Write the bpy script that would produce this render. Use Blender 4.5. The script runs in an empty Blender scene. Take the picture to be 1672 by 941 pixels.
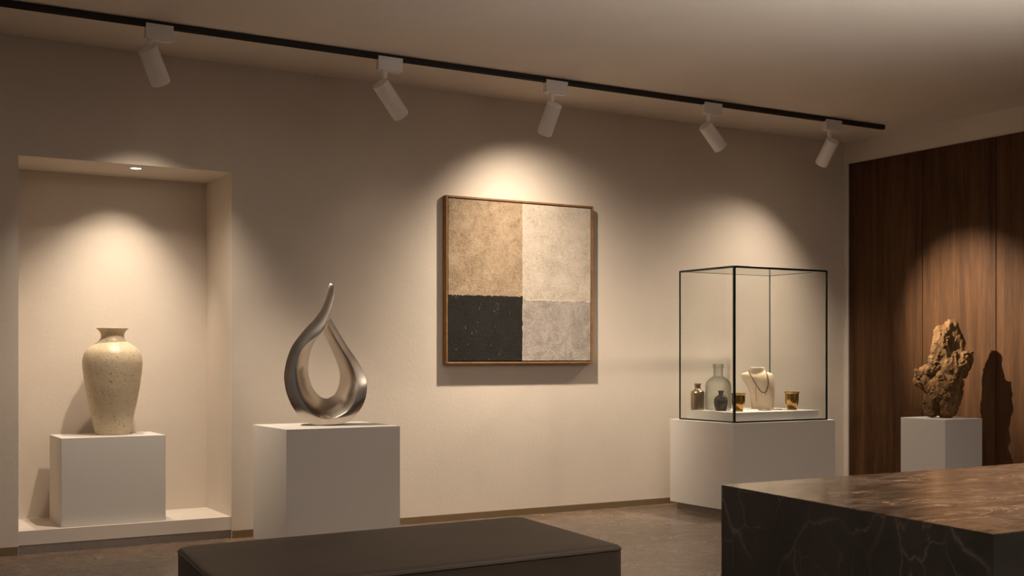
import bpy, bmesh, math, random
from mathutils import Vector, Matrix, noise
random.seed(7)
SC = bpy.context.scene
COL = SC.collection
PI = math.pi

# ------------------------------------------------------------------ helpers
def empty(name, loc, label, cat, group=None):
    o = bpy.data.objects.new(name, None)
    o.empty_display_size = 0.05
    o.location = loc
    COL.objects.link(o)
    tag(o, label, cat, group)
    return o

def tag(o, label, cat, group=None):
    o['label'] = label
    o['category'] = cat
    if group:
        o['group'] = group
    return o

def obj(name, bm, mat, parent=None, smooth=None, origin=None):
    """links a bmesh (world coordinates) as one object; shifted to its parent's base"""
    base = Vector((0, 0, 0))
    p = parent
    while p is not None:
        base += Vector(p.location)
        p = p.parent
    o0 = Vector(origin) if origin is not None else (base if parent is not None else Vector((0, 0, 0)))
    bm.normal_update()
    bmesh.ops.translate(bm, verts=bm.verts, vec=-o0)
    me = bpy.data.meshes.new(name)
    bm.to_mesh(me)
    bm.free()
    me.materials.append(mat)
    o = bpy.data.objects.new(name, me)
    COL.objects.link(o)
    if parent is not None:
        o.parent = parent
        o.location = o0 - base
    else:
        o.location = o0
    if smooth is not None:
        for f in me.polygons:
            f.use_smooth = True
        if smooth < 180:
            me.set_sharp_from_angle(angle=math.radians(smooth))
    return o

def structure(name, bm, mat, smooth=None):
    o = obj(name, bm, mat, smooth=smooth)
    o['kind'] = 'structure'
    return o

def box(bm, x0, x1, y0, y1, z0, z1, bevel=0.0, seg=2):
    b = bmesh.new()
    v = [b.verts.new(p) for p in ((x0,y0,z0),(x1,y0,z0),(x1,y1,z0),(x0,y1,z0),
                                  (x0,y0,z1),(x1,y0,z1),(x1,y1,z1),(x0,y1,z1))]
    for f in ((0,3,2,1),(4,5,6,7),(0,1,5,4),(1,2,6,5),(2,3,7,6),(3,0,4,7)):
        b.faces.new([v[i] for i in f])
    if bevel:
        bmesh.ops.bevel(b, geom=list(b.edges), offset=bevel, segments=seg, profile=0.5, affect='EDGES')
    merge(bm, b)

def prism(bm, quad, z0, z1, bevel=0.0, seg=2):
    """upright prism over a counter-clockwise floor outline"""
    b = bmesh.new()
    lo = [b.verts.new((x, y, z0)) for x, y in quad]
    hi = [b.verts.new((x, y, z1)) for x, y in quad]
    n = len(quad)
    b.faces.new(list(reversed(lo)))
    b.faces.new(hi)
    for i in range(n):
        j = (i + 1) % n
        b.faces.new([lo[i], lo[j], hi[j], hi[i]])
    if bevel:
        bmesh.ops.bevel(b, geom=list(b.edges), offset=bevel, segments=seg, profile=0.5, affect='EDGES')
    merge(bm, b)

def merge(bm, b):
    me = bpy.data.meshes.new('tmp')
    b.to_mesh(me)
    b.free()
    bm.from_mesh(me)
    bpy.data.meshes.remove(me)

def lathe(bm, prof, c, n=64, axis=None):
    """prof: list of (radius, height) from bottom to top; c base point; axis a unit vector"""
    ax = Vector(axis) if axis is not None else Vector((0, 0, 1))
    q = Vector((0, 0, 1)).rotation_difference(ax).to_matrix()
    rings = []
    for r, h in prof:
        if r < 1e-5:
            rings.append([bm.verts.new(Vector(c) + q @ Vector((0, 0, h)))])
        else:
            rings.append([bm.verts.new(Vector(c) + q @ Vector((r*math.cos(2*PI*k/n), r*math.sin(2*PI*k/n), h))) for k in range(n)])
    for a, b in zip(rings, rings[1:]):
        for k in range(n):
            j = (k + 1) % n
            if len(a) == 1 and len(b) == 1:
                continue
            if len(a) == 1:
                bm.faces.new([a[0], b[j], b[k]])
            elif len(b) == 1:
                bm.faces.new([a[k], a[j], b[0]])
            else:
                bm.faces.new([a[k], a[j], b[j], b[k]])

def cr(pts, m):
    """Catmull-Rom through tuples, m steps per span"""
    out = []
    n = len(pts)
    for i in range(n - 1):
        p0, p1, p2, p3 = pts[max(i-1, 0)], pts[i], pts[i+1], pts[min(i+2, n-1)]
        for s in range(m):
            t = s / m
            out.append(tuple(0.5*((2*b) + (-a+c)*t + (2*a-5*b+4*c-d)*t*t + (-a+3*b-3*c+d)*t**3)
                             for a, b, c, d in zip(p0, p1, p2, p3)))
    out.append(tuple(pts[-1]))
    return out

def tube(bm, pts, r, n=8, closed=False):
    pts = [Vector(p) for p in pts]
    m = len(pts)
    rings = []
    up = None
    for i, p in enumerate(pts):
        if closed:
            t = (pts[(i+1) % m] - pts[i-1]).normalized()
        else:
            t = (pts[min(i+1, m-1)] - pts[max(i-1, 0)]).normalized()
        if up is None:
            up = Vector((0, 0, 1)) if abs(t.z) < .9 else Vector((1, 0, 0))
        s = t.cross(up).normalized()
        up = s.cross(t).normalized()
        rings.append([bm.verts.new(p + r*(math.cos(2*PI*k/n)*s + math.sin(2*PI*k/n)*up)) for k in range(n)])
    for i in range(m if closed else m - 1):
        a, b = rings[i], rings[(i+1) % m]
        for k in range(n):
            bm.faces.new([a[k], a[(k+1) % n], b[(k+1) % n], b[k]])
    if not closed:
        bm.faces.new(list(reversed(rings[0])))
        bm.faces.new(rings[-1])
    bmesh.ops.recalc_face_normals(bm, faces=bm.faces)

def sphere(bm, c, r, u=10, v=8, scale=(1, 1, 1)):
    M = Matrix.Translation(Vector(c)) @ Matrix.Diagonal((*scale, 1))
    bmesh.ops.create_uvsphere(bm, u_segments=u, v_segments=v, radius=r, matrix=M)

# ------------------------------------------------------------------ materials
class NT:
    def __init__(s, name):
        s.m = bpy.data.materials.new(name)
        s.m.use_nodes = True
        s.t = s.m.node_tree
        s.n = s.t.nodes
        s.bsdf = s.n['Principled BSDF']
        s.out = s.n['Material Output']
        s.tc = s.n.new('ShaderNodeTexCoord')
    def add(s, typ, **kw):
        n = s.n.new(typ)
        for k, v in kw.items():
            setattr(n, k, v)
        return n
    def link(s, a, b):
        s.t.links.new(a, b)
    def mapping(s, scale=(1, 1, 1), loc=(0, 0, 0), rot=(0, 0, 0), src='Object'):
        mp = s.add('ShaderNodeMapping')
        mp.inputs['Scale'].default_value = scale
        mp.inputs['Location'].default_value = loc
        mp.inputs['Rotation'].default_value = rot
        s.link(s.tc.outputs[src], mp.inputs['Vector'])
        return mp.outputs['Vector']
    def noise(s, vec, scale=5, detail=4, rough=.5, dist=0):
        n = s.add('ShaderNodeTexNoise')
        n.inputs['Scale'].default_value = scale
        n.inputs['Detail'].default_value = detail
        n.inputs['Roughness'].default_value = rough
        n.inputs['Distortion'].default_value = dist
        s.link(vec, n.inputs['Vector'])
        return n.outputs['Fac']
    def ramp(s, fac, stops):
        n = s.add('ShaderNodeValToRGB')
        el = n.color_ramp.elements
        while len(el) > 1:
            el.remove(el[-1])
        el[0].position, el[0].color = stops[0][0], col(stops[0][1])
        for p, c in stops[1:]:
            e = el.new(p)
            e.color = col(c)
        s.link(fac, n.inputs['Fac'])
        return n.outputs['Color']
    def mix(s, fac, a, b, mode='MIX'):
        n = s.add('ShaderNodeMix', data_type='RGBA', blend_type=mode)
        for i, v in ((0, fac), (6, a), (7, b)):
            if isinstance(v, (int, float)):
                n.inputs[i].default_value = v
            elif isinstance(v, tuple):
                n.inputs[i].default_value = col(v)
            else:
                s.link(v, n.inputs[i])
        return n.outputs[2]
    def math(s, op, a, b=0.0, c=None):
        n = s.add('ShaderNodeMath', operation=op)
        for i, v in enumerate((a, b, c)):
            if v is None:
                continue
            if isinstance(v, (int, float)):
                n.inputs[i].default_value = v
            else:
                s.link(v, n.inputs[i])
        return n.outputs[0]
    def bump(s, h, strength=.2, dist=.01):
        n = s.add('ShaderNodeBump')
        n.inputs['Strength'].default_value = strength
        n.inputs['Distance'].default_value = dist
        s.link(h, n.inputs['Height'])
        s.link(n.outputs['Normal'], s.bsdf.inputs['Normal'])
    def set(s, **kw):
        for k, v in kw.items():
            i = s.bsdf.inputs[{'color': 'Base Color', 'rough': 'Roughness', 'metal': 'Metallic',
                               'spec': 'Specular IOR Level', 'aniso': 'Anisotropic', 'coat': 'Coat Weight',
                               'coat_rough': 'Coat Roughness', 'ior': 'IOR',
                               'emit': 'Emission Color', 'emit_s': 'Emission Strength'}[k]]
            if isinstance(v, (int, float)):
                i.default_value = v
            elif isinstance(v, tuple):
                i.default_value = col(v)
            else:
                s.link(v, i)

def col(c):
    return (*c, 1.0) if len(c) == 3 else c

def scaled(c, k):
    return tuple(x*k for x in c)

def plaster(name, c, var=.06, bump=.12, rough=.85, fine=140):
    t = NT(name)
    v = t.mapping(src='Object')
    big = t.noise(v, 1.1, 5, .55)
    t.set(color=t.ramp(big, [(.3, scaled(c, 1-var)), (.7, scaled(c, 1+var))]), rough=rough, spec=.25)
    h = t.math('ADD', t.noise(v, fine, 3, .6), t.math('MULTIPLY', t.noise(v, fine*.25, 3, .55, .6), 1.4))
    t.bump(h, bump, .004)
    return t.m

M = {}
WALL = (.66, .588, .515)
M['wall'] = plaster('plaster_wall', WALL, .05, .17, .9)
M['ceiling'] = plaster('plaster_ceiling', (.67, .60, .535), .035, .08, .9)
M['white_paint'] = plaster('white_paint', (.63, .60, .57), .015, .03, .6, 90)
M['ledge_paint'] = plaster('ledge_paint', (.68, .62, .56), .015, .04, .7, 90)

def simple(name, c, rough=.5, metal=0.0, spec=.5, noise_amt=.06, nscale=30, bump=0.0):
    t = NT(name)
    v = t.mapping()
    f = t.noise(v, nscale, 4, .55)
    t.set(color=t.ramp(f, [(.3, scaled(c, 1-noise_amt)), (.7, scaled(c, 1+noise_amt))]), rough=rough, metal=metal, spec=spec)
    if bump:
        t.bump(f, bump, .002)
    return t.m

M['bronze_base'] = simple('bronze_baseboard', (.21, .15, .085), .45, .35, .5, .04, 20)
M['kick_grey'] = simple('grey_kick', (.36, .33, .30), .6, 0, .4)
M['black_metal'] = simple('black_track_metal', (.012, .011, .010), .4, .2, .5)
M['track_groove'] = simple('track_copper_strip', (.10, .075, .045), .45, .5, .5)
M['spot_white'] = simple('spot_white_enamel', (.84, .81, .79), .42, 0, .5, .015)
M['spot_dark'] = simple('spot_dark_reflector', (.05, .05, .05), .35, .6, .5)
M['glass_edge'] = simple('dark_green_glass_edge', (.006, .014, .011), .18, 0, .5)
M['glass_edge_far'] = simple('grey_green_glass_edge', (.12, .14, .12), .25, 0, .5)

# floor: polished brown concrete
t = NT('polished_concrete')
v = t.mapping()
f1 = t.noise(v, 1.6, 7, .62, .6)
f2 = t.noise(t.mapping(scale=(1, 1.6, 1)), 9, 8, .68, 1.2)
f3 = t.noise(v, 45, 4, .6)
base = t.ramp(f1, [(.30, (.082, .056, .041)), (.52, (.135, .095, .070)), (.72, (.185, .135, .10))])
c2 = t.mix(t.ramp(f2, [(.45, (0, 0, 0)), (.70, (1, 1, 1))]), base, (.23, .165, .12))
vein = t.math('ABSOLUTE', t.math('SUBTRACT', t.noise(v, 3.2, 9, .66, 1.6), .5))
c3 = t.mix(t.ramp(vein, [(0, (.6, .6, .6)), (.018, (0, 0, 0))]), c2, (.36, .26, .185))
t.set(color=c3, rough=t.math('ADD', t.math('MULTIPLY', f1, .22), .14), spec=.45)
t.bump(t.math('ADD', f2, f3), .05, .002)
M['floor'] = t.m

# wood cladding
t = NT('walnut_cladding')
oi = t.add('ShaderNodeObjectInfo')
mp = t.add('ShaderNodeMapping')
mp.inputs['Scale'].default_value = (1, 1, .06)
vm = t.add('ShaderNodeVectorMath', operation='ADD')
t.link(t.tc.outputs['Object'], vm.inputs[0])
cmb = t.add('ShaderNodeCombineXYZ')
t.link(t.math('MULTIPLY', oi.outputs['Random'], 40.0), cmb.inputs['Y'])
t.link(cmb.outputs[0], vm.inputs[1])
t.link(vm.outputs[0], mp.inputs['Vector'])
g1 = t.noise(mp.outputs[0], 11, 6, .6, .4)
g2 = t.noise(mp.outputs[0], 75, 5, .65, .2)
g = t.math('ADD', t.math('MULTIPLY', g1, .62), t.math('MULTIPLY', g2, .38))
t.set(color=t.ramp(g, [(.34, (.034, .0155, .0065)), (.5, (.068, .032, .0135)), (.66, (.104, .050, .022))]),
      rough=.6, spec=.12)
t.bump(g2, .18, .002)
M['walnut'] = t.m

# marble of the counter
def marble(name, c0, c1, veinc, stretch=(1, 1, 1), rough=.12, amt=.75, bright=0.0):
    t = NT(name)
    v = t.mapping(scale=stretch)
    warp = t.add('ShaderNodeTexNoise')
    warp.inputs['Scale'].default_value = 3.0
    warp.inputs['Detail'].default_value = 6
    t.link(v, warp.inputs['Vector'])
    sub = t.add('ShaderNodeVectorMath', operation='SUBTRACT')
    t.link(warp.outputs['Color'], sub.inputs[0])
    sub.inputs[1].default_value = (.5, .5, .5)
    sc = t.add('ShaderNodeVectorMath', operation='SCALE')
    t.link(sub.outputs[0], sc.inputs[0])
    sc.inputs['Scale'].default_value = .34
    ad = t.add('ShaderNodeVectorMath', operation='ADD')
    t.link(v, ad.inputs[0])
    t.link(sc.outputs[0], ad.inputs[1])
    facs = []
    for scale, width, off in ((3.0, .012, 0), (6.5, .010, 3.3)):
        vo = t.add('ShaderNodeTexVoronoi', feature='DISTANCE_TO_EDGE')
        vo.inputs['Scale'].default_value = scale
        o2 = t.add('ShaderNodeVectorMath', operation='ADD')
        t.link(ad.outputs[0], o2.inputs[0])
        o2.inputs[1].default_value = (off, off*.7, off*.3)
        t.link(o2.outputs[0], vo.inputs['Vector'])
        fac = t.ramp(vo.outputs['Distance'], [(0, (1, 1, 1)), (width, (.25, .25, .25)), (width*2.6, (0, 0, 0))])
        gate = t.ramp(t.noise(v, 2.2 + off, 3, .5), [(.44, (0, 0, 0)), (.62, (1, 1, 1))])
        mul = t.mix(1.0, fac, gate, 'MULTIPLY')
        facs.append(mul)
    allv = t.mix(1.0, facs[0], facs[1], 'ADD')
    n1 = t.noise(v, 2.5, 8, .65, .8)
    n2 = t.noise(v, 16, 6, .7, .6)
    base = t.ramp(t.math('ADD', t.math('MULTIPLY', n1, .6), t.math('MULTIPLY', n2, .4)), [(.36, c0), (.66, c1)])
    bw = t.add('ShaderNodeRGBToBW')
    t.link(allv, bw.inputs[0])
    t.set(color=t.mix(t.math('MULTIPLY', bw.outputs[0], amt), base, veinc), rough=rough, spec=.5)
    return t.m
M['marble_side'] = marble('dark_brown_marble', (.044, .040, .036), (.076, .069, .062), (.30, .23, .185), (1, 1, .8), .32, .72)
t = NT('lit_polished_marble')  # same marble as the sides, light falling on the top put into its colour
v = t.mapping(scale=(.8, 2.4, 1), rot=(0, 0, .12))
n1 = t.noise(v, 3.2, 10, .68, 1.4)
n2 = t.noise(v, 13, 8, .72, 1.0)
nn = t.math('ADD', t.math('MULTIPLY', n1, .5), t.math('MULTIPLY', n2, .5))
base = t.ramp(nn, [(.37, (.040, .027, .019)), (.46, (.11, .076, .053)), (.55, (.22, .155, .11)), (.64, (.40, .29, .205))])
v1 = t.math('ABSOLUTE', t.math('SUBTRACT', t.noise(v, 4.2, 8, .62, 1.8), .5))
v2_ = t.math('ABSOLUTE', t.math('SUBTRACT', t.noise(t.mapping(scale=(.9, 2.6, 1), loc=(3, 7, 1), rot=(0, 0, -.2)), 9.0, 8, .62, 1.5), .5))
g1 = t.ramp(t.noise(v, 2.3, 3, .5), [(.44, (0, 0, 0)), (.60, (1, 1, 1))])
c = t.mix(t.mix(1.0, t.ramp(v1, [(0, (1, 1, 1)), (.022, (0, 0, 0))]), g1, 'MULTIPLY'), base, (.66, .49, .34))
c = t.mix(t.ramp(v2_, [(0, (.6, .6, .6)), (.014, (0, 0, 0))]), c, (.50, .37, .26))
t.set(color=c, rough=t.math('ADD', t.math('MULTIPLY', nn, .30), -.03), spec=.45)
t.bump(t.math('SUBTRACT', nn, t.math('MULTIPLY', v1, .5)), .08, .006)
M['marble_top'] = t.m

# leather of the bench
t = NT('brown_leather')
v = t.mapping()
f = t.noise(v, 2.2, 4, .5)
g = t.noise(v, 320, 2, .5)
t.set(color=t.ramp(f, [(.3, (.052, .038, .029)), (.7, (.070, .052, .040))]), rough=.55, spec=.35)
t.bump(g, .14, .0015)
M['leather'] = t.m
M['piping'] = simple('leather_piping', (.05, .037, .028), .5, 0, .4)

# speckled stoneware
t = NT('speckled_stoneware')
v = t.mapping()
f = t.noise(v, 5, 5, .6)
sp1 = t.ramp(t.noise(v, 60, 2, .5), [(.62, (0, 0, 0)), (.68, (1, 1, 1))])
sp2 = t.ramp(t.noise(v, 170, 2, .5), [(.62, (0, 0, 0)), (.68, (1, 1, 1))])
base = t.ramp(f, [(.3, (.50, .41, .285)), (.7, (.62, .52, .375))])
c = t.mix(t.math('MULTIPLY', sp1, .55), base, (.23, .165, .095))
c = t.mix(t.math('MULTIPLY', sp2, .65), c, (.20, .145, .085))
t.set(color=c, rough=.38, spec=.5)
t.bump(t.math('ADD', t.noise(v, 60, 3, .6), t.noise(v, 22, 4, .6)), .3, .006)
M['stoneware'] = t.m

# brushed steel
t = NT('brushed_bronze_steel')
v = t.mapping(scale=(1, 1, 1))
f = t.noise(t.mapping(scale=(40, 40, 2)), 6, 4, .6)
g = t.noise(v, 6, 3, .5)
t.set(color=t.ramp(g, [(.3, (.46, .405, .355)), (.7, (.58, .515, .455))]), metal=1.0,
      rough=t.math('ADD', t.math('MULTIPLY', f, .06), .20), aniso=.3)
M['steel'] = t.m

# driftwood
t = NT('weathered_driftwood')
v = t.mapping()
f = t.noise(v, 7, 7, .65, .8)
g = t.noise(t.mapping(scale=(1, 1, .25)), 38, 6, .7, .5)
h = t.noise(v, 26, 5, .7)
base = t.ramp(t.math('ADD', t.math('MULTIPLY', f, .55), t.math('MULTIPLY', g, .45)),
              [(.34, (.060, .030, .012)), (.5, (.165, .090, .036)), (.66, (.275, .160, .070))])
t.set(color=base, rough=.8, spec=.2)
t.bump(t.math('ADD', g, h), .7, .012)
M['driftwood'] = t.m

# gold / bronze lustre
def lustre(name, ca, cb, rough=.14, metal=.92, nscale=14):
    t = NT(name)
    v = t.mapping()
    f = t.noise(v, nscale, 6, .65, .5)
    t.set(color=t.ramp(f, [(.35, ca), (.65, cb)]), metal=metal, rough=t.math('ADD', t.math('MULTIPLY', f, .16), rough-.06))
    t.bump(t.noise(v, 40, 3, .5), .06, .003)
    return t.m
M['gold'] = lustre('gold_lustre_glass', (.38, .22, .06), (.58, .38, .13))
M['bronze_bottle'] = lustre('bronze_lustre_glass', (.26, .18, .095), (.46, .34, .20), .2)
M['dark_bottle'] = lustre('smoky_dark_glass', (.022, .016, .012), (.060, .042, .030), .12, .45)
M['silver'] = lustre('silver', (.55, .52, .48), (.75, .72, .68), .18, 1.0)
M['bead_dark'] = simple('dark_bead', (.085, .07, .065), .25, .5, .6)
M['bead_amber'] = simple('amber_bead', (.30, .15, .05), .25, .2, .6)
M['cord'] = simple('dark_thread', (.08, .06, .05), .6)
M['pearl'] = simple('pearl', (.72, .68, .60), .2, 0, .6)

t = NT('linen_bust')
v = t.mapping()
f = t.noise(v, 420, 2, .5)
t.set(color=t.ramp(f, [(.35, (.60, .475, .34)), (.65, (.74, .61, .46))]), rough=.85, spec=.2)
t.bump(f, .25, .002)
M['linen'] = t.m

def thin_glass(name, tint, edge, gloss=1.0, ior=1.45):
    t = NT(name)
    t.n.remove(t.bsdf)
    tr = t.add('ShaderNodeBsdfTransparent')
    gl = t.add('ShaderNodeBsdfGlossy')
    gl.inputs['Roughness'].default_value = .02
    lw = t.add('ShaderNodeLayerWeight')
    lw.inputs['Blend'].default_value = .28
    t.link(t.mix(lw.outputs['Facing'], tint, edge), tr.inputs['Color'])
    fr = t.add('ShaderNodeFresnel')
    fr.inputs['IOR'].default_value = ior
    mx = t.add('ShaderNodeMixShader')
    gm = t.add('ShaderNodeNewGeometry')
    t.link(t.math('MULTIPLY', t.math('MULTIPLY', fr.outputs[0], gloss), t.math('SUBTRACT', 1.0, gm.outputs['Backfacing'])), mx.inputs[0])
    t.link(tr.outputs[0], mx.inputs[1])
    t.link(gl.outputs[0], mx.inputs[2])
    t.link(mx.outputs[0], t.out.inputs['Surface'])
    return t.m
M['pane'] = thin_glass('vitrine_glass', (.988, .992, .986), (.975, .985, .975), 1.2, 1.45)
M['jug_glass'] = thin_glass('pale_green_jug_glass', (.955, .962, .952), (.56, .59, .565), 1.4, 1.5)

# the canvas: four rough fields
t = NT('textured_canvas')
v = t.mapping()
sep = t.add('ShaderNodeSeparateXYZ')
t.link(v, sep.inputs[0])
w1 = t.math('MULTIPLY', t.math('SUBTRACT', t.noise(v, 24, 5, .65), .5), .022)
w2 = t.math('MULTIPLY', t.math('SUBTRACT', t.noise(t.mapping(loc=(4, 2, 1)), 24, 5, .65), .5), .030)
px = t.math('ADD', sep.outputs['X'], w1)
pz = t.math('ADD', sep.outputs['Z'], w2)
right = t.math('GREATER_THAN', px, .005)
top_l = t.math('GREATER_THAN', pz, -.112)
top_r = t.math('GREATER_THAN', pz, -.134)
n1 = t.noise(v, 9, 8, .7, .7)
n2 = t.noise(v, 48, 5, .7, 1.2)
nn = t.math('ADD', t.math('MULTIPLY', n1, .55), t.math('MULTIPLY', n2, .45))
tan = t.ramp(nn, [(.38, (.22, .16, .105)), (.5, (.36, .265, .175)), (.62, (.455, .355, .25))])
cream = t.ramp(nn, [(.37, (.40, .335, .265)), (.5, (.545, .475, .40)), (.63, (.63, .565, .49))])
grey = t.ramp(nn, [(.38, (.25, .215, .19)), (.5, (.37, .325, .295)), (.62, (.46, .41, .375))])
black = t.ramp(nn, [(.40, (.010, .009, .008)), (.62, (.020, .018, .015)), (.70, (.05, .042, .034))])
scr = t.math('ABSOLUTE', t.math('SUBTRACT', t.noise(t.mapping(scale=(3.0, 1, .55)), 2.0, 7, .7, .8), .5))
scr_f = t.math('MULTIPLY', t.math('LESS_THAN', scr, .0026), t.math('GREATER_THAN', t.noise(v, 15, 3, .6), .60))
black = t.mix(t.math('MULTIPLY', scr_f, .6), black, (.45, .38, .30))
left_c = t.mix(top_l, black, tan)
right_c = t.mix(top_r, grey, cream)
c = t.mix(right, left_c, right_c)
# scraped seams
sx = t.math('LESS_THAN', t.math('ABSOLUTE', t.math('SUBTRACT', px, .005)), .0035)
sx = t.math('MULTIPLY', sx, t.math('GREATER_THAN', t.noise(v, 30, 3, .6), .42))
c = t.mix(t.math('MULTIPLY', sx, .55), c, (.62, .52, .40))
sr = t.math('MULTIPLY', right, t.math('LESS_THAN', t.math('ABSOLUTE', t.math('ADD', pz, .134)), .004))
sr = t.math('MULTIPLY', sr, t.math('GREATER_THAN', t.noise(v, 22, 3, .6), .44))
c = t.mix(t.math('MULTIPLY', sr, .7), c, (.74, .66, .52))
t.set(color=c, rough=.8, spec=.25)
t.bump(t.math('ADD', n2, t.math('MULTIPLY', t.noise(v, 110, 4, .7, .6), .6)), .8, .010)
M['canvas'] = t.m
# picture frame wood
t = NT('oak_frame')
f = t.noise(t.mapping(scale=(1, 1, 1)), 26, 5, .6, .5)
t.set(color=t.ramp(f, [(.3, (.17, .085, .030)), (.7, (.28, .15, .058))]), rough=.45, spec=.4)
M['oak'] = t.m

t = NT('lit_lens')
t.set(color=(.9, .85, .75), emit=(1, .80, .56), emit_s=9.0)
M['lens'] = t.m

# ------------------------------------------------------------------ the room
XR = 8.207        # right wall
XL = -1.2
H = 3.2
Y0 = -10.5
NX0, NX1, NZ, ND = 1.105, 2.445, 2.468, .59
b = bmesh.new(); box(b, XL-.2, XR+.2, Y0, .9, -.12, 0); structure('floor', b, M['floor'])
b = bmesh.new()
box(b, XL-.2, NX0, 0, ND+.15, 0, H)
box(b, NX1, XR+.2, 0, ND+.15, 0, H)
box(b, NX0, NX1, 0, ND+.15, NZ, H)
box(b, NX0, NX1, ND, ND+.15, 0, NZ)
structure('wall_back', b, M['wall'])
b = bmesh.new(); box(b, XL-.2, XL, -4.2, 0, 0, H); structure('wall_left', b, M['wall'])
b = bmesh.new(); box(b, XR, XR+.2, Y0, 0, 0, H); structure('wall_right', b, M['wall'])
b = bmesh.new()
box(b, XL-.2, 7.748, Y0, .75, H, H+.1)
box(b, 7.753, XR+.2, Y0, .75, H, H+.1)
box(b, 7.747, 7.754, -.80, .75, H, H+.1)
box(b, XL-.2, XR+.2, Y0, .75, H+.1, H+.16)
structure('ceiling', b, M['ceiling'])
# bronze baseboards
b = bmesh.new(); box(b, XL, NX0-.004, -.012, 0, 0, .054, .001, 1); structure('baseboard_back_left', b, M['bronze_base'])
b = bmesh.new(); box(b, NX1+.004, XR, -.012, 0, 0, .050, .001, 1); structure('baseboard_back_right', b, M['bronze_base'])
# walnut cladding on the right wall, fixed boards with fine gaps
seams = [-.072, -.908, -1.638, -2.40, -3.16, -3.92, -4.68]
for k in range(len(seams)-1):
    b = bmesh.new()
    box(b, XR-.014, XR, seams[k+1]+.003, seams[k]-.003, .06, 2.993, .002, 1)
    structure('trim_%d' % (k+1), b, M['walnut'])
b = bmesh.new(); box(b, XR-.02, XR, -.066, -.044, .0, 2.999, .002, 1); structure('trim_7', b, M['white_paint'])

# ledge at the foot of the niche
r = empty('niche_ledge', (1.775, .30, 0), 'low pale ledge with grey kick strip along the floor of the lit niche', 'ledge')
b = bmesh.new(); box(b, NX0+.001, NX1-.001, .004, ND-.001, .056, .144); obj('slab', b, M['ledge_paint'], r)
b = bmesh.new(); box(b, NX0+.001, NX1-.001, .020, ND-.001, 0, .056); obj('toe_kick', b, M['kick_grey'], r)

# ------------------------------------------------------------------ niche downlight
r = empty('recessed_downlight', (1.85, .153, NZ), 'small round lit downlight recessed in the top of the niche', 'ceiling light')
b = bmesh.new()
lathe(b, [(.030, 0), (.042, -.003), (.047, -.002), (.047, 0)], (1.85, .153, NZ), 40); obj('trim_ring', b, M['spot_white'], r, 60)
b = bmesh.new(); lathe(b, [(0, -.001), (.033, -.001)], (1.85, .153, NZ), 40)
obj('lens', b, M['lens'], r)

# ------------------------------------------------------------------ plinths
def plinth(name, x0, x1, y0, y1, z0, z1, label, foot=0.0):
    r = empty(name, ((x0+x1)/2, (y0+y1)/2, z0), label, 'plinth')
    b = bmesh.new()
    zb = z0 + foot
    box(b, x0, x1, y0, y1, zb, z1, .0025, 2)
    obj('body', b, M['white_paint'], r)
    if foot:
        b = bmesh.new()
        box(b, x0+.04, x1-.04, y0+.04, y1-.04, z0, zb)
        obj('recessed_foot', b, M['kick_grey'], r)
    return r
plinth('display_plinth', 1.364, 2.018, .050, .470, .144, .708, 'low white plinth under the speckled vase inside the wall niche')
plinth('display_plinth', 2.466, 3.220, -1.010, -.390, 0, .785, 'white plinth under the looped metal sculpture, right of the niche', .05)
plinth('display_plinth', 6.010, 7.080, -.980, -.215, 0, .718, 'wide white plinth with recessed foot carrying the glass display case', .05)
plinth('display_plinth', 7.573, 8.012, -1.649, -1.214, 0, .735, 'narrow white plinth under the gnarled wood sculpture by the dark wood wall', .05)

# ------------------------------------------------------------------ vase
k = .00408/2.1333
pv = [(0, 446), (54, 446), (57, 443), (60.5, 430), (67, 400), (76, 360), (84, 320), (91, 280), (96, 240), (99, 215), (99.5, 190),
      (95, 168), (88, 154), (76, 142), (60, 131), (46.5, 122), (40.5, 113), (38.5, 104), (40, 95), (45, 86.5), (52, 80), (53.5, 78), (52.5, 76.5),
      (48, 77.5), (41, 86), (35, 98), (35, 112), (50, 128), (70, 148), (85, 180), (85, 230), (60, 380), (0, 425)]
prof = cr([(r_*k, (446-y)*k) for r_, y in pv[1:]], 4)
b = bmesh.new(); lathe(b, [(0, 0)] + [(max(r_, .00), h) for r_, h in prof[:-1]] + [(0, prof[-1][1])], (1.73, .295, .708), 96)
bmesh.ops.recalc_face_normals(b, faces=b.faces)
o = obj('vase', b, M['stoneware'], None, 60, origin=(1.73, .295, .708))
tag(o, 'tall cream speckled stoneware vase with flared rim standing in the niche', 'vase')

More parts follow.
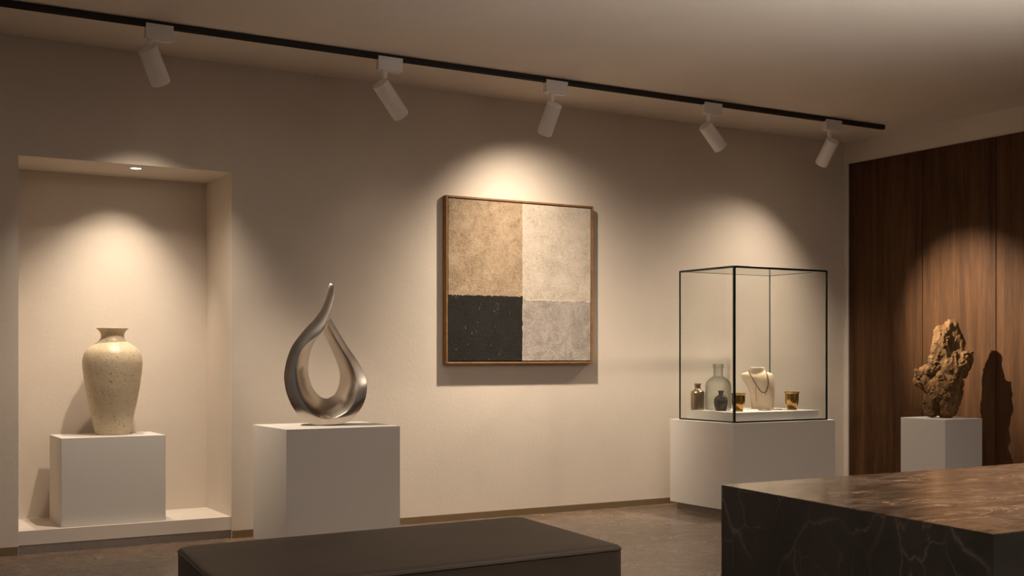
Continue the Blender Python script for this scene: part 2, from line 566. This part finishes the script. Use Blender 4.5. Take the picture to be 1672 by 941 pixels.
# ------------------------------------------------------------------ metal sculpture
CAM = Vector((0, -7.83, 1.223))
def frame_at(p):
    d = (Vector(p) - CAM); d.z = 0; d.normalize()
    return Vector((d.y, -d.x, 0)), Vector((0, 0, 1)), -d       # right, up, towards the viewer
base = Vector((2.862, -.69, .785))
R_, U_, W_ = frame_at(base)
k = .00394/3.36
S = [ # outer x,y, front-inner x,y, back-inner x,y, w front, w back
 (462,268, 443,296, 428,326, -0.015,-0.090),
 (482,303, 455,314, 424,346, -0.008,-0.095),
 (520,368, 489,376, 446,398, 0.008,-0.100),
 (560,433, 528,445, 474,460, 0.026,-0.104),
 (600,490, 566,508, 497,518, 0.046,-0.108),
 (636,552, 591,568, 511,568, 0.064,-0.110),
 (656,606, 601,622, 512,612, 0.078,-0.112),
 (660,658, 600,672, 502,656, 0.087,-0.112),
 (648,722, 588,727, 486,688, .094,-.112),
 (614,785, 555,775, 466,704, .097,-.112),
 (560,834, 505,806, 452,711, .100,-.110),
 (480,856, 450,819, 440,713, .100,-.108),
 (400,856, 393,806, 420,709, .100,-.108),
 (330,835, 345,768, 396,693, .098,-.110),
 (270,772, 304,703, 368,656, .094,-.110),
 (231,690, 281,642, 352,615, .090,-.108),
 (216,622, 275,590, 343,571, .086,-.104),
 (215,570, 276,543, 342,530, .083,-.098),
 (228,500, 289,488, 349,480, .080,-.088),
 (254,430, 314,437, 362,430, .078,-.072),
 (290,375, 350,402, 382,392, .076,-.050),
 (335,320, 396,366, 402,368, .074,-.025),
 (376,275, 428,324, 430,326, .070,-.005),
 (410,225, 450,275, 451,277, .064,.008),
 (433,172, 467,222, 468,223, .056,.012),
 (446,122, 480,160, 480,161, .046,.014),
 (455,92, 483,108, 483,109, .038,.016),
 (461,82, 479,90, 479,90, .033,.020)]
secs = cr(S, 6)
b = bmesh.new()
rings = []
zmin = 858
for s in secs:
    ox, oy, ix, iy, hx, hy, wf, wb = s
    oy = min(oy, 857)
    q = [(ox, oy, wf-.015), (ix, iy, wf), (hx, hy, wb)]
    # outer back corner: the outer edge carried back, pulled slightly towards the hole
    bx, by = ox + .10*(hx-ox), oy + .10*(hy-oy)
    q.append((bx, by, wb))
    pts = [base + R_*((x-450)*k) + U_*((857-y)*k) + W_*w for x, y, w in q]
    ring = []
    n = len(pts)
    for i in range(n):
        p, a, c = pts[i], pts[i-1], pts[(i+1) % n]
        da, dc = (a-p), (c-p)
        ra = min(.005, da.length*.3); rc = min(.005, dc.length*.3)
        pa, pc = p + da.normalized()*ra, p + dc.normalized()*rc
        ring += [pa, (pa+pc)*.25 + p*.5, pc]
    rings.append([b.verts.new(p) for p in ring])
m = len(rings[0])
for a, c in zip(rings, rings[1:]):
    for i in range(m):
        b.faces.new([a[i], a[(i+1) % m], c[(i+1) % m], c[i]])
b.faces.new(rings[0]); b.faces.new(rings[-1])
for v_ in b.verts:
    v_.co.z = max(v_.co.z, .785)
bmesh.ops.recalc_face_normals(b, faces=b.faces)
o = obj('loop_sculpture', b, M['steel'], None, 28, origin=base)
tag(o, 'brushed metal teardrop loop sculpture with a curling tip on the middle white plinth', 'sculpture')

# ------------------------------------------------------------------ painting
r = empty('painting', (4.703, 0, 1.183), 'large square abstract painting of tan, cream, black and grey fields on the back wall', 'painting')
fx0, fx1, fz0, fz1, fd = 4.043, 5.362, 1.172, 2.421, .062
b = bmesh.new(); th = .014
for xx in ((fx0, fx0+th), (fx1-th, fx1)):
    box(b, xx[0], xx[1], -fd, -.004, fz0, fz1, .0012, 1)
for zz in ((fz0, fz0+th), (fz1-th, fz1)):
    box(b, fx0+th, fx1-th, -fd, -.004, zz[0], zz[1], .0012, 1)
obj('frame', b, M['oak'], r)
b = bmesh.new(); box(b, fx0+th+.007, fx1-th-.007, -.055, -.012, fz0+th+.007, fz1-th-.007, .002, 1)
obj('canvas', b, M['canvas'], r, origin=(4.7025, -.03, 1.7965))
b = bmesh.new(); box(b, fx0+th, fx1-th, -.012, -.006, fz0+th, fz1-th); obj('backing', b, M['black_metal'], r)

# ------------------------------------------------------------------ glass case
cx0, cx1, cy0, cy1, cz0, cz1 = 6.045, 7.025, -.950, -.290, .718, 1.917
r = empty('display_case', ((cx0+cx1)/2, (cy0+cy1)/2, cz0), 'tall clear glass display case with dark green edges on the wide white plinth', 'display case')
g = .006; e = .006
def pane(*a):
    b = bmesh.new(); box(b, *a); obj('glass_pane', b, M['pane'], r)
pane(cx0+e, cx1-e, cy0, cy0+g, cz0+e, cz1-e)
pane(cx0+e, cx1-e, cy1-g, cy1, cz0+e, cz1-e)
pane(cx0, cx0+g, cy0+e, cy1-e, cz0+e, cz1-e)
pane(cx1-g, cx1, cy0+e, cy1-e, cz0+e, cz1-e)
pane(cx0+e, cx1-e, cy0+e, cy1-e, cz1-g, cz1)
def edge(x0, x1, y0, y1, z0, z1, mat='glass_edge'):
    b = bmesh.new(); box(b, x0, x1, y0, y1, z0, z1, .001, 1); obj('edge_strip', b, M[mat], r)
s = .012; s2 = .008
edge(cx0-.003, cx0+.015, cy0-.003, cy0+.013, cz0, cz1)                      # near upright
edge(cx0-.002, cx0+s2, cy1-.011, cy1, cz0, cz1)                      # left upright
edge(cx1-.013, cx1+.002, cy0-.002, cy0+s2, cz0, cz1)                    # right upright
edge(cx1-.011, cx1, cy1-s2, cy1, cz0, cz1, 'glass_edge_far')
edge(cx0+.015, cx1-.013, cy0-.001, cy0+s, cz1-.014, cz1+.002)
edge(cx0-.001, cx0+s, cy0+.013, cy1-.011, cz1-.014, cz1+.002)
edge(cx1-s2, cx1, cy0+s2, cy1-s2, cz1-.008, cz1, 'glass_edge_far')
edge(cx0+s2, cx1-.011, cy1-s2, cy1, cz1-.008, cz1, 'glass_edge_far')
edge(cx0+.015, cx1-.013, cy0-.001, cy0+s2, cz0, cz0+.012)
edge(cx0-.001, cx0+s2, cy0+.013, cy1-.011, cz0, cz0+.012)
edge(cx1-s2, cx1, cy0+s2, cy1-s2, cz0, cz0+.008, 'glass_edge_far')
edge(cx0+s2, cx1-.011, cy1-s2, cy1, cz0, cz0+.008, 'glass_edge_far')
b = bmesh.new(); box(b, 6.11, 6.995, -.888, -.303, .718, .794, .002, 1)
o = obj('riser', b, M['white_paint'], None, origin=(6.55, -.6, .718))
tag(o, 'low flat white riser inside the glass case under the bottles', 'riser')
ZT = .794

def vessel(name, prof, c, mat, label, cat, k, y0, inner=None, group=None):
    pts = cr([(r_*k, (y0-y)*k) for r_, y in prof], 4)
    full = [(0, 0)] + pts
    if inner:
        full += cr([(r_*k, (y0-y)*k) for r_, y in inner], 4)
    full.append((0, full[-1][1]))
    b = bmesh.new(); lathe(b, full, c, 64)
    bmesh.ops.recalc_face_normals(b, faces=b.faces)
    o = obj(name, b, M[mat], None, 50, origin=c)
    return tag(o, label, cat, group)

vessel('bottle', [(76,640),(80,637),(82,628),(82,540),(82,450),(79,430),(68,414),(48,402),(36,392),(34,380),(35,347),(40,343),(41,330),(39,325)],
       (6.176, -.362, ZT), 'bronze_bottle', 'slim bronze-coloured bottle with a short neck, leftmost in the glass case', 'bottle', .00494/7.27, 640,
       [(33,325),(28,335),(27,380)])
o = vessel('jug', [(140,640),(150,637),(155,622),(156,520),(156,400),(154,345),(145,312),(122,282),(92,257),(66,240),(58,226),(57,150),(60,142),(69,137),(70,129),(62,122),(62,112),(66,98),(64,94)],
       (6.309, -.46, ZT), 'jug_glass', 'large clear pale glass jug with a ringed neck behind the dark bottle', 'jug', .00495/7.27, 640,
       [(58,95),(53,110),(51,150),(52,226),(60,244),(86,262),(116,288),(138,316),(147,348),(149,400),(149,620),(130,630)])
o = empty('stoppered_bottle', (6.217, -.60, ZT), 'squat dark smoky bottle with a stopper standing before the clear jug', 'bottle')
kk = .00484/7.27
b = bmesh.new()
lathe(b, [(0, 0)] + cr([(r_*kk, (664-y)*kk) for r_, y in [(60,664),(64,661),(67,650),(75,620),(82,580),(84,550),(80,520),(64,496),(42,482),(30,474),(28,455)]], 4) + [(0, 209*kk)], (6.217, -.60, ZT), 56)
bmesh.ops.recalc_face_normals(b, faces=b.faces)
obj('body', b, M['dark_bottle'], o, 50)
b = bmesh.new()
lathe(b, [(0, 208*kk), (29*kk, 208*kk), (29*kk, 220*kk), (34*kk, 228*kk), (36*kk, 240*kk), (30*kk, 243*kk), (0, 244*kk)], (6.217, -.60, ZT), 40)
obj('stopper', b, M['dark_bottle'], o, 50)
cupo = [(70,795),(72,792),(72,778),(67,772),(68,768),(82,742),(96,702),(103,650),(104,600),(104,560),(106,545),(113,535),(116,525),(113,520)]
cupi = [(109,521),(101,540),(99,570),(98,650),(90,700),(74,742),(50,755)]
vessel('gold_cup', cupo, (6.309, -.70, ZT), 'gold', 'small gold lustre cup just behind the near edge of the glass case', 'cup', .00484/9.41, 795, cupi, 'gold cups in the glass case')
kc = .00498/9.41
o = empty('gold_cup', (6.867, -.715, ZT), 'small gold lustre cup right of the necklace bust, rightmost in the case', 'cup', 'gold cups in the glass case')
b = bmesh.new()
lathe(b, [(0, 0)] + cr([(r_*kc, (795-y)*kc) for r_, y in cupo], 4) + cr([(r_*kc, (795-y)*kc) for r_, y in cupi], 4) + [(0, 40*kc)], (6.867, -.715, ZT), 64)
bmesh.ops.recalc_face_normals(b, faces=b.faces)
obj('body', b, M['gold'], o, 50)
b = bmesh.new()
Rq, Uq, Wq = frame_at((6.867, -.715, ZT))
cc = Vector((6.867, -.715, ZT)) + Rq*(47*kc) + Wq*(94*kc) + Uq*(212*kc)
ring = [cc + Rq*(15*kc*math.cos(a)) + Uq*(15*kc*math.sin(a)) + Wq*(.001) for a in [2*PI*i/16 for i in range(16)]]
tube(b, ring, .0018, 6, True); obj('ring_boss', b, M['gold'], o, 60)

# ------------------------------------------------------------------ bust and necklace
bc = Vector((6.747, -.50, ZT))
Rb, Ub, Wb = frame_at(bc)
kb = .005045/7.27
BX, BY = 985, 640
rows = [(640,855,1112,.050,.045),(600,852,1116,.052,.045),(540,848,1121,.056,.045),(480,842,1124,.061,.045),(420,822,1125,.066,.042),
        (360,794,1123,.069,.037),(310,765,1119,.068,.030),(270,744,1114,.064,.024),(242,735,1109,.057,.020),(224,741,1098,.050,.020),(210,772,1068,.043,.024),
        (197,812,1026,.042,.032),(182,825,1014,.043,.038),(165,830,1010,.043,.041),(152,834,1008,.043,.041),(146,840,1002,.040,.038)]
rows_s = cr([tuple(float(q) for q in rw) for rw in rows], 4)
b = bmesh.new(); rings = []; NB = 56
for y, x0, x1, df, db in rows_s:
    a = (x1-x0)/2*kb; cxm = (x0+x1)/2
    ring = []
    for i in range(NB):
        ang = 2*PI*i/NB
        cs, sn = math.cos(ang), math.sin(ang)
        xx = a*math.copysign(abs(cs)**.85, cs)
        ww = (df if sn > 0 else db)*math.copysign(abs(sn)**.85, sn)
        ring.append(b.verts.new(bc + Rb*((cxm-BX)*kb + xx) + Ub*((BY-y)*kb) + Wb*ww))
    rings.append(ring)
for p, q in zip(rings, rings[1:]):
    for i in range(NB):
        b.faces.new([p[i], p[(i+1) % NB], q[(i+1) % NB], q[i]])
b.faces.new(rings[0]); b.faces.new(rings[-1])
bmesh.ops.recalc_face_normals(b, faces=b.faces)
o = obj('necklace_bust', b, M['linen'], None, 55, origin=bc)
tag(o, 'cream linen jewellery bust standing at the back of the glass case', 'display bust')
def on_bust(x, y, off):
    rw = min(rows_s, key=lambda q: abs(q[0]-y))
    a = (rw[2]-rw[1])/2; c = (rw[1]+rw[2])/2
    s_ = max(0.0, 1-abs((x-c)/a)**(2/.85))**(.85/2)
    return bc + Rb*((x-BX)*kb) + Ub*((BY-y)*kb) + Wb*(rw[3]*s_ + off)
r = empty('necklace', on_bust(1005, 465, 0), 'dark beaded necklace with a pearl pendant draped on the cream bust', 'necklace')
pathL = cr([(822,190),(850,240),(880,295),(910,350),(935,390),(965,428),(1003,450)], 12)
pathR = cr([(1003,450),(1028,425),(1043,385),(1052,330),(1049,270),(1036,222),(1022,196)], 12)
allp = pathL + pathR[1:]
wp = [on_bust(x, y, .003) for x, y in allp]
b = bmesh.new(); tube(b, wp, .0010, 6); obj('thread', b, M['cord'], r)
# beads at even spacing
acc, nxt, cnt = 0.0, .003, 0
for p, q in zip(wp, wp[1:]):
    L = (q-p).length
    while acc + L >= nxt and cnt < 80:
        c = p.lerp(q, (nxt-acc)/max(L, 1e-6))
        b = bmesh.new(); sz = random.uniform(.0030, .0046)
        sphere(b, c, sz, 8, 6); obj('bead', b, M['bead_amber' if (c-wp[-1]).length < .06 else 'bead_dark'], r, 180)
        nxt += random.choice((.0075, .009, .0115)); cnt += 1
    acc += L
b = bmesh.new(); sphere(b, on_bust(1006, 464, .009), .012, 16, 12, (1, .7, 1.15)); obj('pendant', b, M['pearl'], r, 180)
r = empty('bead_strand', on_bust(905, 460, 0), 'fine dark strand hanging down the left side of the cream bust', 'necklace')
sp = [on_bust(x, y, .004) for x, y in cr([(912,372),(905,420),(908,470),(912,510),(904,552)], 10)]
b = bmesh.new(); tube(b, sp, .0009, 6); obj('thread', b, M['cord'], r)
for i in range(0, len(sp), 3):
    b = bmesh.new(); sphere(b, sp[i], random.uniform(.0016, .0026), 8, 6); obj('bead', b, M['bead_dark'], r, 180)

# bracelets lying before the bust
def bracelet(c, rad, label, stones):
    r = empty('bracelet', c, label, 'bracelet')
    b = bmesh.new()
    tube(b, [Vector(c) + Vector((rad*math.cos(a), rad*math.sin(a), .004)) for a in [2*PI*i/40 for i in range(40)]], .004, 8, True)
    obj('band', b, M['silver'], r, 180)
    for i in range(stones):
        a = PI*1.0 + i*.22
        b = bmesh.new()
        p = Vector(c) + Vector((rad*math.cos(a+2.2), rad*math.sin(a+2.2), .008))
        lathe(b, [(.0035, 0), (.0035, .006), (0, .022 if i == stones//2 else .014)], p, 6)
        obj('stone', b, M['pearl'], r)
bracelet((6.564, -.725, ZT), .050, 'silver bracelet with small upright stones lying before the cream bust', 5)
bracelet((6.718, -.700, ZT), .042, 'plain thin silver bracelet lying between the bust and the rightmost gold cup', 0)

# ------------------------------------------------------------------ driftwood sculpture
wbase = Vector((7.795, -1.435, .735))
Rw, Uw, Ww = frame_at(wbase)
kw = .0049/4.953
blobs = [ # cx, cy, rx, ry, w centre, rw (px)
 (428,112,56,52,0,48),(350,155,44,50,10,45),(380,170,60,70,5,55),(372,250,78,120,15,80),(505,265,36,60,-10,50),(316,310,36,85,10,50),(448,180,48,90,-15,55),(455,250,72,105,-25,75),(505,480,58,72,-5,62),(478,565,52,90,0,70),(298,395,42,62,20,50),(455,470,70,80,30,60),
 (365,330,88,100,15,80),(470,340,80,70,0,75),(530,350,62,48,10,62),(556,390,47,55,0,50),(500,420,85,85,-5,80),
 (410,430,115,120,5,95),(320,430,62,80,20,70),(262,465,60,50,25,55),(205,495,50,55,10,50),(182,555,34,48,0,40),(235,560,65,75,10,65),
 (400,560,122,110,0,100),(430,630,90,130,-20,90),(300,620,92,95,15,80),(340,640,70,65,45,55),
 (268,730,54,100,10,65),(278,800,50,52,5,58),(405,745,98,110,0,90),(402,805,74,50,0,80),(445,690,68,120,-20,80),
 (290,320,14,30,25,20),(400,680,32,28,75,28),(368,735,26,30,66,26),(300,690,40,45,58,35),(470,430,30,20,66,24),(175,475,26,24,30,26),(350,540,30,80,72,34)]
b = bmesh.new()
for cx, cy, rx, ry, w, rw in blobs:
    M4 = Matrix.Identity(4)
    for i, vec in enumerate((Rw*rx*kw, Ww*rw*kw, Uw*ry*kw)):
        for j in range(3):
            M4[j][i] = vec[j]
    M4.translation = wbase + Rw*((cx-362)*kw) + Uw*((852-cy)*kw) + Ww*(w*kw)
    bmesh.ops.create_icosphere(b, subdivisions=3, radius=1.0, matrix=M4)
me = bpy.data.meshes.new('tmp'); b.to_mesh(me); b.free()
to = bpy.data.objects.new('tmp', me); COL.objects.link(to)
md = to.modifiers.new('r', 'REMESH'); md.mode = 'VOXEL'; md.voxel_size = .0055
sm = to.modifiers.new('s', 'SMOOTH'); sm.factor = .5; sm.iterations = 5
dg = bpy.context.evaluated_depsgraph_get()
me2 = bpy.data.meshes.new_from_object(to.evaluated_get(dg))
bpy.data.objects.remove(to)
b = bmesh.new(); b.from_mesh(me2); bpy.data.meshes.remove(me2)
b.normal_update()
nrm = [v_.normal.copy() for v_ in b.verts]
for v_, n_ in zip(b.verts, nrm):
    p = v_.co - wbase
    wv = Vector((noise.noise(p*6), noise.noise(p*6 + Vector((5, 5, 5))), 0))*.05
    q = Vector((p.x + wv.x, p.y + wv.y, p.z*.28 + (p.x+p.y)*.18))
    d = noise.noise(p*7)*.014
    d += (.42-abs(noise.noise(q*17 + Vector((3, 1, 7)))))*.022
    d += (.4-abs(noise.noise(q*44 + Vector((1, 4, 2)))))*.007
    knob = max(0.0, noise.noise(p*14 + Vector((2, 8, 4))) - .12)
    d += knob*(noise.noise(p*55)*.05 + noise.noise(p*110)*.03)
    if noise.noise(p*24 + Vector((9, 9, 9))) > .42:
        d -= .012
    v_.co += n_*(d-.005)
    if v_.co.z < .737:
        v_.co.z = .735
# cleft at the foot
for v_ in b.verts:
    p = v_.co - wbase
    xx = p.dot(Rw)/kw + 362; yy = 852 - p.z/kw; ww = p.dot(Ww)/kw
    if yy > 690 and ww > 0:
        g_ = math.exp(-((xx-(318+(yy-700)*.05))/16)**2)*min(1, (yy-690)/60)
        v_.co -= Ww*(min(ww, 60)*kw*g_*.9)
o = obj('driftwood_sculpture', b, M['driftwood'], None, 180, origin=wbase)
tag(o, 'gnarled brown driftwood sculpture standing on the narrow plinth by the dark wood wall', 'sculpture')

# ------------------------------------------------------------------ bench
A_ = Vector((2.098, -3.398)); u_ = Vector((1.705, .075)); v2 = Vector((.10, .99))
def bq(s, t_):
    p = A_ + u_*s*.5 + v2*t_*.5
    return (p.x, p.y)
r = empty('bench', (A_.x, A_.y, 0), 'long low dark brown leather bench in the foreground', 'bench')
def rounded_slab(k_):
    pts = []
    L, Wd = u_.length/2, v2.length/2
    rad = .045
    for sx, sy, a0 in ((1, -1, -90), (1, 1, 0), (-1, 1, 90), (-1, -1, 180)):
        for i in range(7):
            a = math.radians(a0 + 15*i)
            s = sx*(1-rad/L) + rad/L*math.cos(a)
            t_ = sy*(1-rad/Wd) + rad/Wd*math.sin(a)
            pts.append(bq(s*k_, t_*k_))
    return pts
out = rounded_slab(1.0)
b = bmesh.new()
# upholstered body: outline lofted with a soft top edge and a slightly crowned top
levels = [(1.0, .10), (1.0, .425), (.9985, .432), (.994, .437), (.985, .441), (.96, .4445), (.90, .4465), (.6, .450), (.25, .452)]
rings = []
for k_, z in levels:
    rings.append([b.verts.new((A_.x + (x-A_.x)*k_, A_.y + (y-A_.y)*k_, z)) for x, y in out])
n = len(out)
for p, q in zip(rings, rings[1:]):
    for i in range(n):
        b.faces.new([p[i], p[(i+1) % n], q[(i+1) % n], q[i]])
b.faces.new(rings[-1]); b.faces.new(list(reversed(rings[0])))
obj('upholstery', b, M['leather'], r, 60)
b = bmesh.new(); tube(b, [(A_.x + (x-A_.x)*1.0005, A_.y + (y-A_.y)*1.0005, .427) for x, y in out], .0035, 8, True)
obj('seam_piping', b, M['piping'], r, 180)
b = bmesh.new(); prism(b, [bq(s, t_) for s, t_ in ((-.93, -.88), (.93, -.88), (.93, .88), (-.93, .88))], 0, .10, .004, 1)
obj('base', b, M['black_metal'], r)

# ------------------------------------------------------------------ marble counter
qa = [(2.198, -6.163), (4.90, -6.163), (5.05, -5.105), (2.345, -5.105)]
r = empty('counter', (3.6, -5.65, 0), 'massive dark veined marble counter at the right front', 'counter')
b = bmesh.new(); prism(b, qa, .838, .84)
obj('top_slab', b, M['marble_top'], r, origin=(3.6, -5.65, .0))
def inset(q, d):
    cx = sum(p[0] for p in q)/4; cy = sum(p[1] for p in q)/4
    return cx, cy
b = bmesh.new(); prism(b, [qa[0], (2.238, -6.163), (2.385, -5.105), qa[3]], 0, .8378)
obj('end_panel', b, M['marble_side'], r, origin=(3.6, -5.65, 0))
b = bmesh.new(); prism(b, [(2.2385, -6.163), qa[1], (4.906, -6.123), (2.2441, -6.123)], 0, .8378)
obj('front_panel', b, M['marble_side'], r, origin=(3.6, -5.65, 0))
b = bmesh.new(); prism(b, [(2.2446, -6.122), (4.9061, -6.122), qa[2], (2.3855, -5.105)], 0, .8378)
obj('core', b, M['marble_side'], r, origin=(3.6, -5.65, 0))

# ------------------------------------------------------------------ ceiling track and spotlights
TY = -.762
r = empty('ceiling_track', (3.5, TY, H), 'long black lighting track fixed along the ceiling', 'lighting track')
b = bmesh.new()
box(b, XL+.3, 7.875, TY-.018, TY+.018, 3.182, 3.2, .001, 1)
box(b, XL+.3, 7.875, TY-.018, TY-.010, 3.164, 3.182, .001, 1)
box(b, XL+.3, 7.875, TY+.010, TY+.018, 3.164, 3.182, .001, 1)
obj('rail', b, M['black_metal'], r)
b = bmesh.new(); box(b, XL+.31, 7.865, TY-.009, TY+.009, 3.172, 3.182); obj('conductor_strip', b, M['track_groove'], r)
b = bmesh.new(); box(b, 7.875, 7.881, TY-.018, TY+.018, 3.164, 3.2, .001, 1); obj('end_cap', b, M['black_metal'], r)

def camspace(p, dr, du, dw):
    R, U, W = frame_at(p)
    return R*dr + U*du - W*dw          # dw away from the viewer

heads = [ # adapter x0,x1, stem x, image offset of the head axis (right, up, away), head length, radius, drop of the joint, label
 (1.690, 1.850, 1.725, (.090, -.208, .135), .228, .058, 'white track spotlight nearest the left, above the niche'),
 (3.172, 3.345, 3.225, (.143, -.189, .130), .265, .056, 'white track spotlight hung between the niche and the painting, leaning right'),
 (4.462, 4.640, 4.520, (-.083, -.209, .130), .228, .055, 'white track spotlight directly above the painting'),
 (5.896, 6.070, 5.955, (.134, -.175, .130), .228, .054, 'white track spotlight leaning right above the glass case'),
 (7.180, 7.360, 7.245, (-.108, -.200, .130), .228, .054, 'white track spotlight nearest the track end, by the wood wall'),
]
LAMPS = []
for x0, x1, sx, off, ln, rad, label in heads:
    ax = camspace((sx, TY, 2.9), *off).normalized()
    r = empty('track_spotlight', (sx, TY, 3.164), label, 'spotlight', 'spotlights on the ceiling track')
    b = bmesh.new(); box(b, x0, x1, TY-.026, TY+.022, 3.092, 3.163, .003, 2); box(b, x0, x1, TY-.026, TY-.0195, 3.1625, 3.180, .0); obj('adapter', b, M['spot_white'], r)
    b = bmesh.new(); box(b, x0+.055, x1-.012, TY-.016, TY+.016, 3.085, 3.0925, .002, 1); obj('latch', b, M['spot_white'], r)
    # joint: stem going down to the back cap of the head
    top = Vector((sx, TY, 2.995))
    b = bmesh.new()
    lathe(b, [(0, 0), (.0115, 0), (.0135, .030), (.0185, .070), (.0185, .091), (.024, .092), (.024, .0975), (0, .0975)], (sx, TY, 2.9945), 24)
    obj('stem', b, M['spot_white'], r, 45)
    c0 = top - ax*.018 + Vector((ax.x, ax.y, 0)).normalized()*(-.028)
    c0 = c0 + Vector((0, 0, .026 if sx < 2 else -.003))
    b = bmesh.new()
    lathe(b, [(0, 0), (rad*.93, 0), (rad*.985, .0015), (rad, .005), (rad, ln-.003), (rad*.985, ln), (rad*.90, ln), (rad*.88, ln-.004), (rad*.80, ln-.05), (0, ln-.052)],
          c0, 56, ax)
    bmesh.ops.recalc_face_normals(b, faces=b.faces)
    hs = obj('housing', b, M['spot_white'], r, 35)
    b = bmesh.new(); lathe(b, [(0, ln-.048), (rad*.62, ln-.048), (rad*.62, ln-.046), (0, ln-.046)], c0, 32, ax)
    obj('lens', b, M['lens'], hs)
    LAMPS.append((r, c0 + ax*(ln+.012), ax))

# ------------------------------------------------------------------ light
WARM = (1.0, .83, .64)
def spot(name, loc, target, power, size, blend=1.0, radius=.03, color=WARM, parent=None, wash=0.0, gate=1):
    l = bpy.data.lights.new(name, 'SPOT')
    l.energy = power; l.spot_size = math.radians(size); l.spot_blend = blend
    l.shadow_soft_size = radius; l.color = color
    o = bpy.data.objects.new(name, l); COL.objects.link(o)
    if wash:
        # wall-washer optics: more candela towards the steep lower angles, as an asymmetric reflector gives
        l.use_nodes = True
        nt = l.node_tree
        em = nt.nodes['Emission']
        geo = nt.nodes.new('ShaderNodeNewGeometry')
        sp_ = nt.nodes.new('ShaderNodeSeparateXYZ'); nt.links.new(geo.outputs['Incoming'], sp_.inputs[0])
        cb_ = nt.nodes.new('ShaderNodeCombineXYZ')
        nt.links.new(sp_.outputs['Y'], cb_.inputs['Y']); nt.links.new(sp_.outputs['Z'], cb_.inputs['Z'])
        nz = nt.nodes.new('ShaderNodeVectorMath'); nz.operation = 'NORMALIZE'; nt.links.new(cb_.outputs[0], nz.inputs[0])
        s2_ = nt.nodes.new('ShaderNodeSeparateXYZ'); nt.links.new(nz.outputs[0], s2_.inputs[0])
        mxm = nt.nodes.new('ShaderNodeMath'); mxm.operation = 'MAXIMUM'; mxm.inputs[1].default_value = .33
        nt.links.new(s2_.outputs['Y'], mxm.inputs[0])
        pw = nt.nodes.new('ShaderNodeMath'); pw.operation = 'POWER'; pw.inputs[1].default_value = -wash
        nt.links.new(mxm.outputs[0], pw.inputs[0])
        gt = nt.nodes.new('ShaderNodeMapRange'); gt.interpolation_type = 'SMOOTHSTEP'
        gt.inputs['From Min'].default_value = -.15; gt.inputs['From Max'].default_value = .36
        gt.inputs['To Min'].default_value = .10; gt.inputs['To Max'].default_value = 1.0
        nt.links.new(s2_.outputs['Y'], gt.inputs['Value'])
        ml = nt.nodes.new('ShaderNodeMath'); ml.operation = 'MULTIPLY'
        nt.links.new(pw.outputs[0], ml.inputs[0]); nt.links.new(gt.outputs[0], ml.inputs[1])
        nt.links.new((ml if gate else pw).outputs[0], em.inputs['Strength'])
    d = (Vector(target) - Vector(loc)).normalized()
    o.rotation_euler = d.to_track_quat('-Z', 'Y').to_euler()
    o.location = loc
    if parent is not None:
        o.location = Vector(loc) - Vector(parent.location)
        o.parent = parent
    return o
TG = [((2.84, -.66, 1.0), 270, 50, 0, 1), ((3.85, -.1, 1.2), 4, 96, 1.5, 1), ((4.76, 0, 1.80), 46, 128, 2, 1), ((8.19, -1.42, 1.45), 1000, 38, 0, 1), ((6.75, -.35, 1.3), 44, 120, 1.5, 0)]
for (r, p, ax), (tg, pw, sz, ws, gt_) in zip(LAMPS, TG):
    spot('lamp', p, tg, pw, sz, parent=r, wash=ws, gate=gt_)
spot('downlight_and_fill_lamp', (1.85, .153, NZ-.012), (1.76, .58, 1.40), 21, 88, 1.0, .02, wash=1.3, gate=0)
spot('downlight_and_fill_lamp', LAMPS[0][1] + Vector((.03, .05, 0)), (1.84, .30, .75), 62, 84, 1.0, .045, wash=1.0)  # second lamp added at the left track head to light the niche
spot('downlight_and_fill_lamp', LAMPS[4][1] + Vector((-.03, 0, 0)), (6.58, -.60, .8), 190, 48, 1.0, .025)  # extra beam added at the last track head to brighten the case
spot('downlight_and_fill_lamp', (4.9, -4.6, 3.18), (5.4, -4.0, 0), 135, 108, 1.0, .08, (1.0, .88, .74))  # unseen ceiling fill, added to lift the plinth fronts and counter top

def area(name, loc, target, power, sx, sy, color, spread=180):
    l = bpy.data.lights.new(name, 'AREA'); l.shape = 'RECTANGLE'; l.size = sx; l.size_y = sy
    l.energy = power; l.color = color; l.spread = math.radians(spread)
    o = bpy.data.objects.new(name, l); COL.objects.link(o)
    o.location = loc
    o.rotation_euler = (Vector(target)-Vector(loc)).to_track_quat('-Z', 'Y').to_euler()
    return o
area('unseen_fill_light', (4.6, -6.9, 1.0), (4.4, -5.9, 3.2), 175, 2.0, .8, (1.0, .94, .86), 95)  # added fill out of view, brightens the ceiling from below
area('unseen_fill_light', (.3, -8.5, 1.0), (.4, -7.6, 3.2), 50, 1.6, .8, (1.0, .94, .86), 95)  # weaker added fill behind the camera for the left ceiling

w = bpy.data.worlds.new('World'); SC.world = w; w.use_nodes = True
bg = w.node_tree.nodes['Background']
bg.inputs['Color'].default_value = (1.0, .96, .92, 1)
bg.inputs['Strength'].default_value = .12

# ------------------------------------------------------------------ camera
cam = bpy.data.cameras.new('Camera'); co = bpy.data.objects.new('Camera', cam); COL.objects.link(co)
cam.sensor_width = 36; cam.lens = 1932.0*36/1672
cam.shift_y = 112.5/1672
cam.clip_start = .05
co.location = CAM
co.rotation_euler = (PI/2, 0, -math.atan2(1146, 1932))
SC.camera = co
vs = SC.view_settings
SC.display_settings.display_device = 'sRGB'
vs.view_transform = 'Standard'; vs.look = 'None'; vs.gamma = 1; vs.exposure = 0
vs.use_curve_mapping = False
SC.cycles.transparent_max_bounces = 32
SC.cycles.max_bounces = 10
SC.cycles.diffuse_bounces = 6
SC.cycles.caustics_reflective = False
SC.cycles.sample_clamp_indirect = 6
